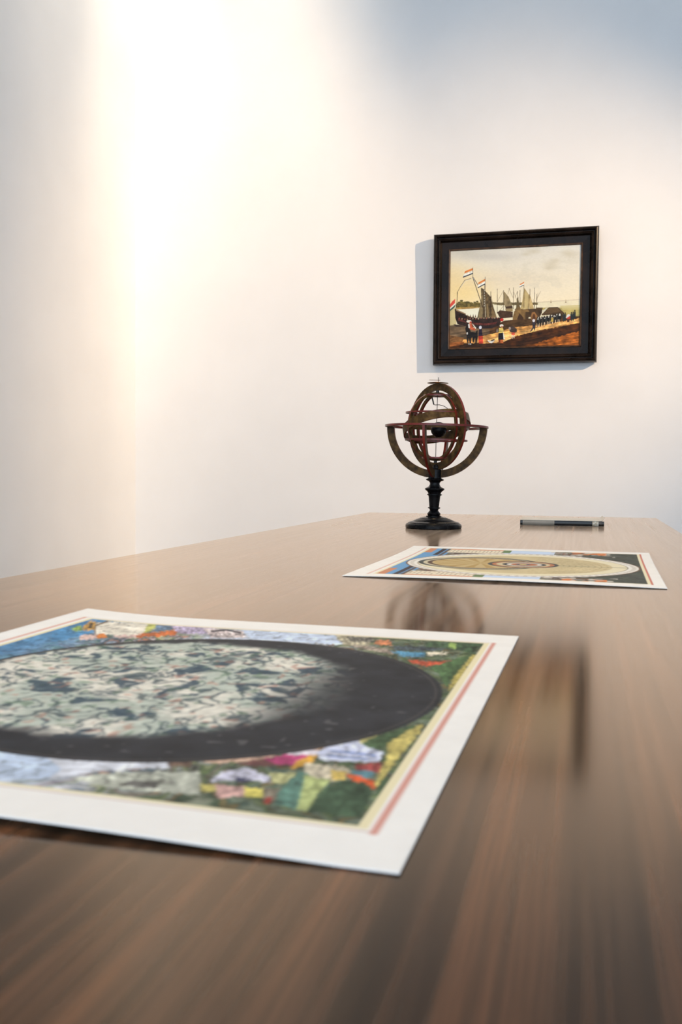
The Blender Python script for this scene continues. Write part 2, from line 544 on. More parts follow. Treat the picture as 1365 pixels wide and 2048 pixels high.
def paint_chart_one(U, V):
    p = Paint(U, V, PAPER)
    chart_common(p, U, V, SW, SD)
    X, Y = happly(H1, U, V)
    u0, u1, v0, v1 = I1
    inn = lambda a, b, c, d: (U > a) & (U < b) & (V > c) & (V < d)
    # ruled borders: cream band and red rule at the right, faint rules elsewhere
    rule = inn(u0 - .010, u1 + .010, v0 - .006, v1 + .006) & ~inn(u0 - .0085, u1 + .0085, v0 - .0045, v1 + .0045)
    p.mix(rule, (186, 150, 130), 0.6)
    p.mix(inn(u0 - .004, u1 + .0045, v0 - .003, v1 + .003), (226, 214, 172))
    p.mix(inn(u1 + .0064, u1 + .0098, v0 - .008, v1 + .006), (206, 146, 130))
    p.mix(inn(u0 - .012, u0 - .008, v0 - .008, v1 + .006), (214, 168, 150))
    im = inn(u0, u1, v0, v1)
    idx = np.nonzero(im)[0]
    busy(p, idx, U, V, 31)
    # softer sky at left and the middles of the near and far spandrels
    sky = np.clip(1.15 - (U - u0) / 0.09, 0, 1) * im
    p.mix(idx, (86, 138, 178), sky[idx] * 0.92)
    midd = np.exp(-((U - K1[0] + 0.02) / 0.055) ** 2) * im
    p.mix(idx, (200, 210, 222), np.clip(midd[idx] * 1.2, 0, .95))
    grn = np.clip(((U - u0) / (u1 - u0) - 0.62) / 0.2, 0, 1) * im
    dark_g = np.array((66, 84, 58)) * (0.8 + 0.5 * fbm(U[idx] * 40, V[idx] * 40, 91, 3))[:, None]
    p.mix(idx, dark_g, grn[idx] * 0.65)
    keep = p.c[~im].copy()
    q = Paint(X, Y, 0); q.c = p.c                # figures below are given in photograph pixels
    z8 = lambda L: [(160 + a / 5.25, 1200 + b / 5.25) for a, b in L]
    z1 = lambda L: [(a / 3.4125, 1250 + b / 3.4125) for a, b in L]
    z2 = lambda L: [(300 + a / 3.4125, 1210 + b / 3.4125) for a, b in L]
    z3 = lambda L: [(650 + a / 3.4125, 1240 + b / 3.4125) for a, b in L]
    z4 = lambda L: [(300 + a / 2.482, 1450 + b / 2.482) for a, b in L]
    P = lambda *a, **k: q.poly(*a, **{'wob': 3.0, 'nz': .25, 'ns': .12, **k})
    # far left: blue corner, scroll with lettering area, green and orange ends
    P(z8([(-300, 330), (130, 215), (330, 222), (280, 290), (60, 400), (-300, 470)]), (84, 140, 180), nz=.12, ns=.1)
    P(z8([(40, 300), (120, 255), (190, 270), (150, 340), (20, 350)]), (206, 160, 84), nz=.4, ns=.3)
    P(z8([(90, 290), (140, 270), (130, 320), (80, 330)]), (70, 60, 50))
    P(z8([(-90, 330), (10, 300), (30, 350), (-60, 360)]), (150, 176, 90), nz=.3, ns=.3)
    P(z8([(170, 275), (300, 255), (750, 262), (720, 320), (640, 388), (160, 392)]), (226, 218, 198), nz=.06, ns=.2)
    q.line(z8([(280, 240), (520, 236), (760, 254)]), 3.2, (120, 108, 96))
    q.line(z8([(160, 392), (160, 300), (290, 255)]), 2.6, (130, 110, 84))
    P(z8([(720, 262), (812, 258), (790, 320), (660, 372)]), (196, 196, 110), nz=.2, ns=.2)
    P(z8([(800, 275), (990, 290), (960, 330), (780, 350)]), (110, 134, 156), nz=.3, ns=.2)
    P(z8([(0, 395), (180, 385), (180, 425), (0, 445)]), (214, 184, 170), nz=.2, ns=.2)
    P(z8([(175, 385), (275, 380), (270, 420), (180, 425)]), (212, 128, 60))
    P(z8([(275, 385), (360, 385), (360, 415), (270, 420)]), (96, 110, 100))
    P(z8([(360, 390), (590, 385), (590, 415), (360, 420)]), (206, 176, 164), nz=.2, ns=.2)
    P(z8([(580, 380), (900, 345), (1060, 320), (1000, 385), (600, 414)]), (202, 112, 62), nz=.25, ns=.15)
    P(z8([(960, 280), (1420, 280), (1420, 375), (1080, 370), (1000, 340)]), (178, 164, 186), nz=.45, ns=.25, seed=8)
    P(z2([(360, 165), (640, 185), (660, 235), (420, 235)]), (196, 182, 176), nz=.6, ns=.25, seed=3)
    q.line(z2([(420, 190), (520, 180), (620, 200)]), 3, (70, 66, 72))
    P(z2([(620, 178), (1250, 198), (1330, 285), (700, 246)]), (196, 208, 224), nz=.1, ns=.1)
    P(z2([(1240, 198), (1500, 215), (1500, 300), (1330, 285)]), (190, 180, 150), nz=.5, ns=.2, seed=5)
    # far right: crowd before dark green hills
    P(z3([(350, 150), (460, 150), (455, 180), (340, 178)]), (206, 134, 92))
    P(z3([(130, 120), (330, 130), (330, 160), (180, 160)]), (120, 116, 104), nz=.7, ns=.3, seed=6)
    P(z3([(140, 178), (430, 205), (470, 245), (300, 215)]), (176, 158, 140), nz=.4, ns=.3)
    P(z3([(450, 225), (680, 232), (690, 262), (540, 262)]), (92, 150, 178), nz=.3, ns=.3)
    P(z3([(560, 282), (720, 296), (890, 292), (880, 320), (700, 326), (600, 306)]), (204, 92, 62), nz=.3, ns=.2)
    P(z3([(470, 190), (700, 190), (840, 210), (690, 225), (470, 215)]), (74, 84, 88), nz=.6, ns=.3)
    P(z3([(680, 160), (1080, 165), (1010, 240), (860, 205), (690, 195)]), (66, 88, 62), nz=.5, ns=.15, seed=14)
    P(z3([(845, 165), (895, 165), (890, 205), (850, 200)]), (150, 176, 96))
    P(z3([(690, 232), (840, 232), (830, 248), (700, 252)]), (206, 196, 170))
    P(z3([(720, 330), (990, 250), (880, 420), (830, 460), (780, 390)]), (78, 104, 66), nz=.4, ns=.12, seed=15)
    P(z3([(1010, 245), (1030, 250), (900, 450), (840, 500), (870, 420)]), (188, 172, 96), nz=.2, ns=.2)
    # near side: light sky, clouds, figures, hills
    P(z1([(-300, 840), (0, 880), (300, 915), (430, 960), (420, 1010), (330, 1090), (0, 1085), (-300, 1060)]), (190, 204, 220), nz=.1, ns=.05)
    P(z1([(300, 915), (1120, 930), (1150, 1000), (900, 1010), (560, 1040), (330, 1095), (420, 1010)]), (216, 218, 222), nz=.05, ns=.05)
    P(z1([(480, 1080), (820, 1030), (1365, 1020), (1365, 1190), (780, 1150)]), (186, 188, 170), nz=.35, ns=.08, seed=21)
    P(z1([(800, 1130), (900, 1085), (1100, 1100), (1060, 1150)]), (104, 102, 96), nz=.3, ns=.1)
    P(z4([(80, 180), (230, 175), (200, 225), (90, 215)]), (110, 88, 74), nz=.3, ns=.1)
    P(z4([(220, 190), (480, 150), (680, 135), (560, 190), (300, 205)]), (206, 172, 146), nz=.2, ns=.1)
    P(z4([(680, 140), (860, 110), (830, 165), (690, 165)]), (196, 188, 190), nz=.3, ns=.1)
    P(z4([(420, 205), (560, 180), (700, 215), (500, 222)]), (104, 70, 66))
    P(z4([(560, 182), (660, 160), (800, 160), (790, 195), (700, 216), (600, 200)]), (176, 70, 112), nz=.25, ns=.08)
    P(z4([(780, 165), (840, 160), (800, 205), (700, 235), (720, 200)]), (216, 164, 70), nz=.2, ns=.1)
    P(z4([(800, 120), (880, 105), (890, 130), (810, 138)]), (206, 150, 80))
    P(z4([(830, 150), (900, 105), (1010, 80), (1160, 150), (1130, 200), (950, 190), (850, 185)]), (198, 202, 218), nz=.25, ns=.1, seed=12)
    q.line(z4([(900, 140), (1000, 150), (1120, 165)]), 3, (112, 134, 184))
    q.line(z4([(880, 165), (980, 175), (1080, 180)]), 3, (126, 146, 190))
    P(z4([(1030, 75), (1140, 50), (1140, 75), (1050, 105)]), (206, 196, 124), nz=.2, ns=.1)
    P(z4([(1050, 105), (1140, 60), (1365, 0), (1200, 100), (1160, 135), (1080, 125)]), (78, 100, 68), nz=.35, ns=.08, seed=17)
    P(z4([(1180, 100), (1300, 30), (1365, 0), (1330, 60), (1115, 330), (1130, 270), (1180, 170)]), (196, 180, 104), nz=.2, ns=.1)
    P(z4([(1020, 205), (1160, 200), (1140, 250), (1030, 240)]), (148, 70, 66), nz=.4, ns=.1)
    P(z4([(1000, 235), (1110, 245), (1100, 275), (1020, 270)]), (92, 132, 140), nz=.2, ns=.1)
    P(z4([(960, 255), (1030, 265), (1115, 290), (1118, 330), (1090, 330), (1000, 285)]), (210, 92, 50), nz=.2, ns=.1)
    P(z4([(770, 200), (980, 225), (1000, 255), (900, 300), (770, 270)]), (208, 196, 168), nz=.35, ns=.12, seed=13)
    P(z4([(900, 240), (980, 245), (960, 290), (900, 290)]), (206, 178, 96), nz=.2, ns=.1)
    P(z4([(350, 250), (480, 225), (590, 270), (600, 300), (460, 290), (300, 300)]), (206, 204, 216), nz=.25, ns=.1)
    P(z4([(420, 280), (470, 275), (520, 300), (430, 300)]), (70, 72, 96))
    P(z4([(590, 255), (720, 250), (720, 300), (610, 305)]), (186, 184, 130), nz=.3, ns=.1)
    P(z4([(250, 315), (330, 310), (330, 350), (260, 355)]), (206, 192, 110), nz=.2, ns=.1)
    P(z4([(320, 315), (470, 325), (480, 370), (340, 385)]), (220, 176, 164), nz=.2, ns=.1)
    P(z4([(470, 325), (560, 335), (555, 380), (470, 372)]), (220, 206, 106), nz=.15, ns=.1)
    P(z4([(560, 330), (650, 330), (640, 400), (560, 400)]), (120, 112, 96), nz=.4, ns=.1)
    P(z4([(570, 380), (610, 375), (600, 408), (570, 408)]), (170, 70, 60))
    P(z4([(640, 350), (740, 240), (790, 250), (745, 440), (615, 415)]), (96, 132, 116), nz=.3, ns=.08, seed=24)
    P(z4([(770, 260), (900, 290), (840, 345), (780, 445), (730, 440)]), (176, 186, 122), nz=.2, ns=.08)
    P(z4([(780, 450), (850, 340), (960, 285), (1060, 300), (1115, 335), (1050, 475)]), (68, 88, 66), nz=.35, ns=.06, seed=25)
    # the planisphere: dark disc and the pale crowded constellation field
    p.c = q.c
    ex, ey = U[idx] * 130, V[idx] * 130
    wxx = ex + 2.0 * fbm(ex * .5, ey * .5, 301, 3)
    wyy = ey + 2.0 * fbm(ex * .5 + 7, ey * .5, 311, 3)
    hat = np.abs(fbm(wxx, wyy, 321, 2) - .5) * 2
    p.c[idx] *= (1 - .28 * np.clip((.12 - hat) / .10, 0, 1))[:, None]
    tone = vnoise(wxx * .8, wyy * .8, 331)[:, None]
    p.c[idx] = p.c[idx] * (.86 + .26 * tone)
    p.c[~im] = keep
    r = np.hypot(U - K1[0], V - K1[1])
    disc = np.nonzero(r < K1[2])[0]
    n = fbm(U[disc] * 50, V[disc] * 50, 41, 4)
    p.c[disc] = np.array((44, 45, 48)) * (0.72 + 0.55 * n)[:, None]
    fx, fy = U * 74, V * 74
    wob = (fbm(fx * .6, fy * .6, 55, 3) - .5)
    # pale field: disc inside, its centre shifted left and away
    fr = np.hypot(U - (K1[0] - 0.031), V - (K1[1] + 0.006)) + wob * 0.022
    fld = np.nonzero((fr < 0.152) & (r < K1[2] - 0.004))[0]
    x, y = fx[fld], fy[fld]
    wx = x + 2.4 * (fbm(x * .55, y * .55, 61, 3) - .5)
    wy = y + 2.4 * (fbm(x * .55 + 30, y * .55, 71, 3) - .5)
    a = fbm(wx * .8, wy * .8, 81, 4)
    rid = np.abs(fbm(wx * .9 + 11, wy * .9, 85, 3) - .5) * 2
    c = np.empty((fld.size, 3))
    c[:] = (214, 209, 192)
    tint = np.clip((fbm(x * .35, y * .35, 88, 3) - .40) / .16, 0, 1)[:, None]
    c = c * (1 - .55 * tint) + np.array((150, 166, 152)) * .55 * tint
    dk = np.clip((0.13 - rid) / .09, 0, 1)[:, None]
    c = c * (1 - .8 * dk) + np.array((62, 76, 80)) * .8 * dk
    bl = np.clip((a - .62) / .05, 0, 1)[:, None]
    c = c * (1 - .85 * bl) + np.array((52, 70, 82)) * .85 * bl
    sp = fbm(x * 1.7 + 3, y * 1.7, 95, 2)
    rd = np.clip((sp - .72) / .06, 0, 1)[:, None]
    c = c * (1 - .5 * rd) + np.array((176, 120, 100)) * .5 * rd
    gn = np.clip((.30 - sp) / .05, 0, 1)[:, None]
    c = c * (1 - .5 * gn) + np.array((86, 112, 86)) * .5 * gn
    c = c * (.9 + .2 * fbm(x * 3, y * 3, 105, 2))[:, None]
    fade = np.clip((0.152 - fr[fld]) / .014, 0, 1)[:, None] * np.clip((0.085 - (U[fld] - K1[0])) / .05 + .5, 0.2, 1)[:, None]
    p.c[fld] = p.c[fld] * (1 - fade) + c * fade
    ring = np.nonzero(np.abs(r - K1[2] + .0045) < .0008)[0]
    p.mix(ring, (92, 84, 76), .5)
    star = np.nonzero((vnoise(U * 160, V * 160, 99) > .93) & (r < K1[2] - .006) & (fr > .145))[0]
    p.mix(star, (120, 118, 114), .5)
    return p.c


def sheet_object(name, O, rz, paint, nu, nv, lift, material, gain):
    U, V, lin = sampled(nu, nv, SW, SD, paint)
    z = lift(U / SW, V / SD)
    co = np.stack([U, V, z], 1)
    me = print_mesh(name, nu, nv, co, lin * gain, np.array((0, 0, -0.0007)))
    o = link(name, me, material, None, True)
    o.location = (O.x, O.y, TABLE_Z + 0.0011)
    o.rotation_euler = (0, 0, rz)
    return o


GAIN = 0.84 / srgb2lin(np.array(PAPER) / 255.)
paper_mat = colour_material('printed_paper', 0.6, 0.12)


def lift_one(u, v):
    e = np.clip(1 - v / .25, 0, 1) ** 2 * np.sin(np.clip(u / .95, 0, 1) * np.pi) ** 1 * 0.0035
    return e + np.clip(1 - u / .3, 0, 1) ** 2 * (0.0015 + .003 * np.clip(v, 0, 1) ** 2) + 0.0003


s1 = sheet_object('star_chart', S1_O, S1_RZ, paint_chart_one, 380, 450, lift_one, paper_mat, GAIN)
tag(s1, 'near blurred star chart with a dark round celestial map and green hills', 'print')

# chart two: pale planetary circles
g2 = [on_table(*q) for q in ((1336, 1179), (712, 1152), (1313, 1107), (856, 1092))]
S2_RZ = math.radians(-1.2)
S2_O = Vector((g2[0].x - SW * math.cos(S2_RZ), g2[0].y - SW * math.sin(S2_RZ), 0))
I2 = (0.041, 0.4255, 0.040, 0.500)
K2 = (0.2345, 0.262, 0.190)


def paint_chart_two(U, V):
    p = Paint(U, V, PAPER)
    chart_common(p, U, V, SW, SD)
    u0, u1, v0, v1 = I2
    inn = lambda a, b, c, d: (U > a) & (U < b) & (V > c) & (V < d)
    p.mix(inn(u0 - .004, u1 + .005, v0 - .003, v1 + .003), (226, 216, 180))
    p.mix(inn(u1 + .0048, u1 + .0075, v0 - .008, v1 + .006), (194, 116, 100))
    p.mix(inn(u0 - .013, u0 - .009, v0 - .008, v1 + .006), (218, 186, 170))
    im = inn(u0, u1, v0, v1)
    idx = np.nonzero(im)[0]
    busy(p, idx, U, V, 131, 70, 0.8)
    du = (U - u0) / (u1 - u0)
    dv = (V - v0) / (v1 - v0)
    far = np.minimum(dv, 1 - dv)
    dg = np.array((58, 64, 56)) * (0.7 + 0.7 * fbm(U[idx] * 70, V[idx] * 70, 141, 3))[:, None]
    p.mix(idx, dg, np.clip((du[idx] - .66) / .14, 0, .8))
    # blue sky column at the left, scrolls, pale sky
    p.mix(im & (du < .12), (104, 152, 190))
    p.mix(im & (du > .38) & (du < .62) & (far < .16), (192, 208, 226))
    sc = im & (du > .10) & (du < .38) & (far < .14)
    p.mix(sc, (222, 210, 184))
    p.mix(im & (du > .10) & (du < .40) & (far < .022), (196, 112, 66))
    p.mix(im & (np.abs(du - .39) < .02) & (far < .10), (106, 128, 88))
    p.mix(im & (du < .035) & ((dv < .20) | (dv > .84)), (196, 134, 100))
    p.mix(im & (np.abs(du - .075) < .012) & ((dv < .30) | (dv > .74)), (66, 58, 60))
    p.mix(im & (np.abs(du - .10) < .008), (90, 80, 76))
    txt = sc & (np.sin(U * 900) > .5) & (vnoise(U * 500, V * 260, 150) > .45) & (far < .12) & (far > .035)
    p.mix(txt, (120, 106, 92), .7)
    fig = im & (du > .70) & (du < .86) & (far < .08) & (vnoise(U * 60, V * 90, 152) > .45)
    p.mix(fig, (206, 124, 72))
    fig = im & (du > .60) & (du < .90) & (far < .16) & (vnoise(U * 80, V * 120, 153) > .74)
    p.mix(fig, (196, 190, 176))
    # nested circles
    x, y = U - K2[0], V - K2[1]
    r = np.hypot(x, y)
    R = K2[2]
    ang = np.arctan2(y, x)

    def disc(rad, col, cx=0.0, cy=0.0, a=1.0):
        p.mix(np.hypot(x - cx, y - cy) < rad, col, a)
    disc(R, (112, 84, 62))
    disc(R * .985, (226, 221, 208))
    deg = (np.sin(ang * 90) > 0) & (r > R * .93) & (r < R * .965)
    p.mix(deg, (150, 140, 124), .6)
    disc(R * .90, (150, 140, 120))
    disc(R * .89, (222, 212, 178))
    d = np.nonzero(r < R * .77)[0]
    p.c[d] = np.array((198, 182, 140)) * (0.92 + .16 * fbm(U[d] * 30, V[d] * 30, 160, 3))[:, None]
    txt = (np.abs(np.sin(r / R * 60)) < .35) & (vnoise(ang * 40, r * 500, 161) > .5) & (r < R * .78) & (x > .02)
    p.mix(txt, (142, 122, 84), .6)
    disc(.104, (70, 76, 74), -.066)
    disc(.096, (196, 186, 156), -.066)
    disc(.091, (92, 72, 60), -.064)
    disc(.084, (190, 168, 120), -.063)
    a2 = np.arctan2(y, x + .066)
    p.mix((np.hypot(x + .066, y) < .078) & (np.sin(a2 * 14) > .2), (168, 138, 82), .8)
    disc(.058, (74, 76, 76), .004)
    disc(.051, (176, 116, 80), .004)
    disc(.044, (196, 182, 146), .004)
    disc(.036, (74, 72, 72), .006)
    disc(.029, (212, 204, 190), .006)
    disc(.022, (170, 108, 74), .006)
    disc(.012, (92, 104, 110), .004)
    disc(.006, (214, 190, 120), .004)
    p.mix((np.abs(y) < .004) & (x > .06) & (x < R * .9), (140, 136, 110), .7)
    return p.c


def lift_two(u, v):
    return 0.0004 + np.clip((v - .55) / .45, 0, 1) ** 2 * 0.004 + np.clip(1 - v / .2, 0, 1) ** 2 * 0.0022 * np.clip(np.sin(u * np.pi), 0, 1)


s2 = sheet_object('star_chart', S2_O, S2_RZ, paint_chart_two, 300, 360, lift_two, paper_mat, GAIN)
tag(s2, 'far star chart with pale tan concentric planetary circles, lying before the armillary sphere', 'print')

# ------------------------------------------------------------------ framed painting
FW, FH = 0.770, 0.620                       # outer size of the frame
TILT = math.radians(1.1)
FR_D = 0.055
fr_y = WALL_Y - FR_D - 0.012
pc = [on_wall(x, y, fr_y) for x, y in ((867, 467), (1199, 451), (1195, 722), (865, 729))]
f_x = sum(p.x for p in pc) / 4
FW = ((pc[1].x - pc[0].x) + (pc[2].x - pc[3].x)) / 2
FH = ((pc[0].z - pc[3].z) + (pc[1].z - pc[2].z)) / 2
f_z0 = (pc[2].z + pc[3].z) / 2
painting = empty('framed_painting', (f_x, WALL_Y - 0.010, f_z0))
painting.rotation_euler = (TILT, 0, 0)
tag(painting, 'black framed oil painting of moored sailing ships and people on a beach', 'painting')

# profile across the rail: (distance from the outer edge, height in front of the wall)
PROF = [(0, 0), (0, .030), (.002, .044), (.006, .051), (.011, .053), (.016, .051), (.0185, .046), (.020, .041), (.0225, .041),
        (.024, .045), (.028, .048), (.033, .046), (.036, .040), (.038, .033), (.040, .031), (.071, .029), (.071, 0)]
SLIP = [(.071, 0), (.071, .031), (.073, .034), (.076, .033), (.079, .027), (.081, .024), (.081, 0)]


def rail(name, prof, side, material, parent):
    """one mitred side of the frame; local x right, z up, -y out of the wall, origin at bottom centre"""
    bm = bmesh.new()
    ends = []
    for e in (0, 1):
        row = []
        for d, hgt in prof:
            a, b = -FW / 2 + d, FW / 2 - d
            lo, hi = d, FH - d
            x, z = {'b': ((a, b)[e], lo), 't': ((a, b)[e], hi), 'l': (a, (lo, hi)[e]), 'r': (b, (lo, hi)[e])}[side]
            row.append(bm.verts.new((x, -hgt, z)))
        ends.append(row)
    for i in range(len(prof) - 1):
        bm.faces.new((ends[0][i], ends[0][i + 1], ends[1][i + 1], ends[1][i]))
    bm.faces.new(ends[0]); bm.faces.new(ends[1][::-1])
    bm.faces.new((ends[0][0], ends[1][0], ends[1][-1], ends[0][-1]))
    return from_bm(name, bm, material, parent, 28)


for sd in 'btlr':
    rl = rail('frame_rail', PROF, sd, M['frame'], painting)
    sl = rail('inner_slip', SLIP, sd, M['slip'], rl)
    sl['label'] = 'worn brown inner edging of the black frame'

CW, CH = FW - .158, FH - .158
PH = homography([(0, 0), (CW, 0), (CW, CH), (0, CH)], [(38, 976), (1284, 968), (1290, 2), (44, 52)])


def paint_ships(U, V):
    X, Y = happly(PH, U, V)
    p = Paint(X, Y, (222, 206, 176))
    t = np.clip(Y / 560, 0, 1)[:, None]
    p.c = np.array((214, 204, 186)) * (1 - t) + np.array((236, 216, 178)) * t
    p.glow(170, 430, 260, 170, (240, 208, 140), .9)
    p.glow(60, 330, 160, 160, (232, 202, 142), .7)
    p.glow(560, 330, 420, 90, (222, 200, 166), .5)
    p.glow(400, 105, 300, 40, (184, 174, 160), .55)
    p.glow(210, 75, 150, 30, (190, 180, 158), .5)
    cl = fbm(X / 95, Y / 55, 201, 4)
    p.mix(slice(None), (204, 192, 166), np.clip((cl - .54) * 2.5, 0, .3) * np.clip((Y < 420) * 1.0, 0, 1) * np.clip((X - 250) / 400, .15, 1))
    for g in ((1000, 190, 70, 36), (980, 225, 40, 18), (820, 62, 80, 22), (1180, 90, 90, 40), (1040, 150, 50, 20), (760, 90, 40, 14)):
        p.glow(*g, (186, 170, 138), .4)
    p.glow(1150, 35, 110, 18, (224, 212, 188), .6)
    P, Ln, E = p.poly, p.line, p.ell
    # sea, far shore, islands
    P([(30, 560), (1300, 540), (1300, 720), (30, 790)], (226, 210, 172), nz=.04, ns=.02)
    P([(870, 545), (1300, 522), (1300, 534), (870, 556)], (196, 178, 146), .55)
    P([(880, 600), (1300, 605), (1300, 720), (1080, 700)], (178, 158, 92), nz=.2, ns=.01)
    P([(1090, 585), (1300, 580), (1300, 625), (1120, 625)], (202, 184, 124), .8)
    P([(30, 600), (110, 590), (100, 740), (90, 800), (30, 800)], (196, 176, 124), nz=.1, ns=.01)
    P([(96, 560), (120, 535), (150, 520), (170, 535), (200, 528), (230, 540), (270, 545), (300, 535), (330, 550), (330, 592), (250, 588), (150, 598), (100, 598)], (112, 96, 50), nz=.45, ns=.05, wob=5)
    P([(100, 588), (260, 580), (330, 588), (260, 600), (110, 606)], (170, 134, 72), nz=.2, ns=.05)
    for a in ((150, 522, 16, 7), (128, 540, 12, 7), (275, 540, 14, 6), (300, 532, 12, 6), (205, 540, 26, 10)):
        E(*a, (84, 76, 42))
    P([(440, 540), (520, 548), (720, 548), (880, 552), (880, 572), (700, 574), (520, 572), (450, 562)], (116, 100, 66), nz=.3, ns=.05, wob=3)
    P([(110, 606), (330, 600), (330, 690), (200, 660)], (232, 222, 192))
    P([(440, 575), (900, 575), (900, 620), (440, 640)], (230, 216, 180))
    for x in (1006, 1150):
        P([(x - 6, 556), (x, 520), (x + 5, 556)], (176, 152, 112))
        Ln([(x - 8, 556), (x + 8, 556)], 3, (120, 100, 70))
    # shore
    P([(30, 770), (240, 780), (420, 785), (560, 720), (760, 705), (900, 700), (1140, 690), (1300, 690), (1300, 1000), (30, 1000)], (80, 52, 28), nz=.45, ns=.02, seed=3)
    P([(30, 760), (130, 750), (300, 790), (420, 800), (420, 880), (200, 900), (30, 860)], (106, 84, 60), nz=.4, ns=.015, seed=4)
    P([(540, 740), (700, 712), (880, 720), (860, 770), (640, 790), (520, 790)], (84, 58, 32), nz=.3, ns=.02)
    P([(30, 910), (200, 895), (420, 850), (600, 800), (820, 772), (1060, 742), (1300, 705), (1300, 752), (1060, 792), (840, 832), (680, 872), (600, 908), (560, 940), (360, 935), (180, 930), (30, 960)], (212, 150, 80), nz=.45, ns=.02, seed=5, wob=6)
    P([(400, 905), (560, 850), (700, 838), (640, 890), (560, 925), (420, 930)], (232, 176, 104), nz=.3, ns=.03)
    P([(700, 830), (1000, 770), (1270, 716), (1270, 740), (1000, 796), (760, 850)], (232, 176, 104), .8, nz=.35, ns=.03, seed=6)
    P([(30, 850), (180, 880), (150, 930), (30, 930)], (120, 80, 44), nz=.4, ns=.03)
    P([(560, 925), (680, 868), (840, 834), (1060, 796), (1300, 752), (1300, 1000), (30, 1000), (30, 958), (180, 940), (360, 940)], (74, 40, 15), nz=.6, ns=.02, seed=8, wob=5)
    P([(700, 930), (950, 880), (1300, 800), (1300, 850), (1000, 920), (760, 960)], (62, 36, 18), .8, nz=.4, ns=.02)
    P([(840, 960), (1000, 900), (1300, 830), (1300, 910), (1100, 960), (1000, 985)], (150, 82, 28), nz=.5, ns=.02, seed=9, wob=8)
    P([(1080, 960), (1180, 920), (1300, 900), (1300, 975)], (176, 98, 36), .8, nz=.5, ns=.03)
    P([(180, 940), (330, 935), (560, 945), (640, 962), (400, 985), (120, 980)], (58, 36, 20), nz=.3, ns=.03)
    P([(40, 925), (180, 915), (170, 945), (40, 960)], (146, 84, 40), nz=.4, ns=.03)
    # masts behind
    for x, y0, y1 in ((490, 415, 650), (550, 430, 620), (645, 405, 610), (683, 440, 600), (708, 430, 600), (803, 420, 640), (848, 410, 610), (868, 470, 600), (428, 440, 560), (604, 560, 650)):
        Ln([(x, y0), (x + 1, y1)], 4.5, (92, 74, 48))
    for a in ([(490, 540), (545, 440)], [(868, 520), (905, 445)], [(640, 500), (600, 410)], [(590, 470), (608, 408)], [(683, 440), (660, 500)], [(868, 560), (880, 460)], [(803, 470), (770, 500)], [(848, 600), (836, 520)], [(428, 470), (450, 560)], [(550, 580), (500, 640)], [(645, 440), (690, 560)], [(708, 450), (690, 520)]):
        Ln(a, 3, (120, 98, 66), .8)
    # ships at centre and right
    P([(550, 440), (560, 445), (600, 495), (634, 580), (620, 590), (566, 588), (552, 540)], (132, 112, 78), nz=.25, ns=.04)
    P([(560, 450), (585, 480), (575, 580), (562, 580)], (164, 142, 102), .7)
    P([(568, 588), (636, 578), (640, 606), (572, 606)], (70, 50, 34))
    P([(568, 606), (640, 604), (640, 630), (575, 640)], (150, 126, 84))
    P([(490, 640), (520, 620), (640, 636), (640, 690), (520, 700)], (72, 50, 34), nz=.3, ns=.04)
    P([(680, 500), (690, 500), (708, 600), (670, 610)], (104, 86, 54))
    P([(660, 610), (700, 590), (740, 615), (730, 640), (660, 640)], (120, 92, 54), nz=.2, ns=.04)
    P([(746, 410), (756, 420), (800, 485), (792, 612), (712, 612), (730, 540)], (178, 152, 100), nz=.18, ns=.03)
    P([(760, 430), (785, 470), (780, 610), (748, 610)], (204, 178, 122), .6)
    P([(798, 475), (808, 490), (850, 630), (800, 628), (790, 560)], (190, 160, 106), nz=.18, ns=.03)
    Ln([(800, 475), (790, 620)], 4, (96, 74, 46))
    Ln([(745, 380), (747, 600)], 4.5, (92, 70, 44))
    P([(760, 612), (925, 608), (920, 650), (900, 690), (780, 690)], (72, 52, 32), nz=.3, ns=.04)
    P([(860, 600), (925, 600), (928, 616), (860, 616)], (88, 66, 40), nz=.5, ns=.1)
    P([(640, 690), (655, 630), (700, 612), (785, 615), (800, 640), (780, 712), (640, 714)], (124, 94, 54), nz=.3, ns=.03, seed=11)
    P([(680, 712), (705, 650), (740, 690), (745, 714)], (70, 48, 30))
    P([(762, 640), (800, 640), (790, 712), (762, 712)], (74, 54, 32))
    P([(810, 690), (826, 645), (850, 640), (890, 700), (880, 716), (820, 716)], (140, 96, 54), nz=.2, ns=.04)
    P([(826, 712), (838, 660), (852, 665), (860, 712)], (88, 54, 30))
    # hut
    P([(918, 640), (960, 605), (975, 605), (940, 645)], (206, 196, 168))
    P([(915, 668), (985, 602), (1072, 600), (1130, 655), (1120, 690), (1060, 668), (920, 676)], (84, 62, 38), nz=.2, ns=.03)
    P([(985, 602), (1072, 600), (1100, 640), (1030, 650), (950, 655)], (98, 74, 46), nz=.2, ns=.05)
    Ln([(985, 602), (1072, 600), (1128, 652)], 5, (58, 42, 26))
    P([(1000, 668), (1090, 650), (1130, 680), (1100, 720), (1000, 710)], (62, 48, 28))
    # great ship at left
    P([(334, 400), (352, 410), (372, 425), (378, 692), (300, 692), (322, 590), (336, 500)], (104, 86, 58), nz=.45, ns=.05, seed=12)
    P([(340, 470), (360, 480), (350, 690), (312, 690)], (152, 130, 88), .7, nz=.2, ns=.03)
    P([(374, 430), (400, 460), (428, 490), (446, 560), (488, 692), (382, 692)], (98, 78, 50), nz=.45, ns=.05, seed=13)
    P([(388, 560), (402, 560), (415, 690), (392, 690)], (160, 132, 86), .6)
    P([(440, 600), (470, 660), (486, 690), (440, 690)], (146, 116, 74), .6)
    for a in ([(371, 320), (374, 700)], [(430, 480), (422, 700)], [(356, 420), (358, 690)]):
        Ln(a, 6, (60, 42, 30))
    for y in range(430, 580, 24):
        E(367, y, 3, 7, (206, 196, 170))
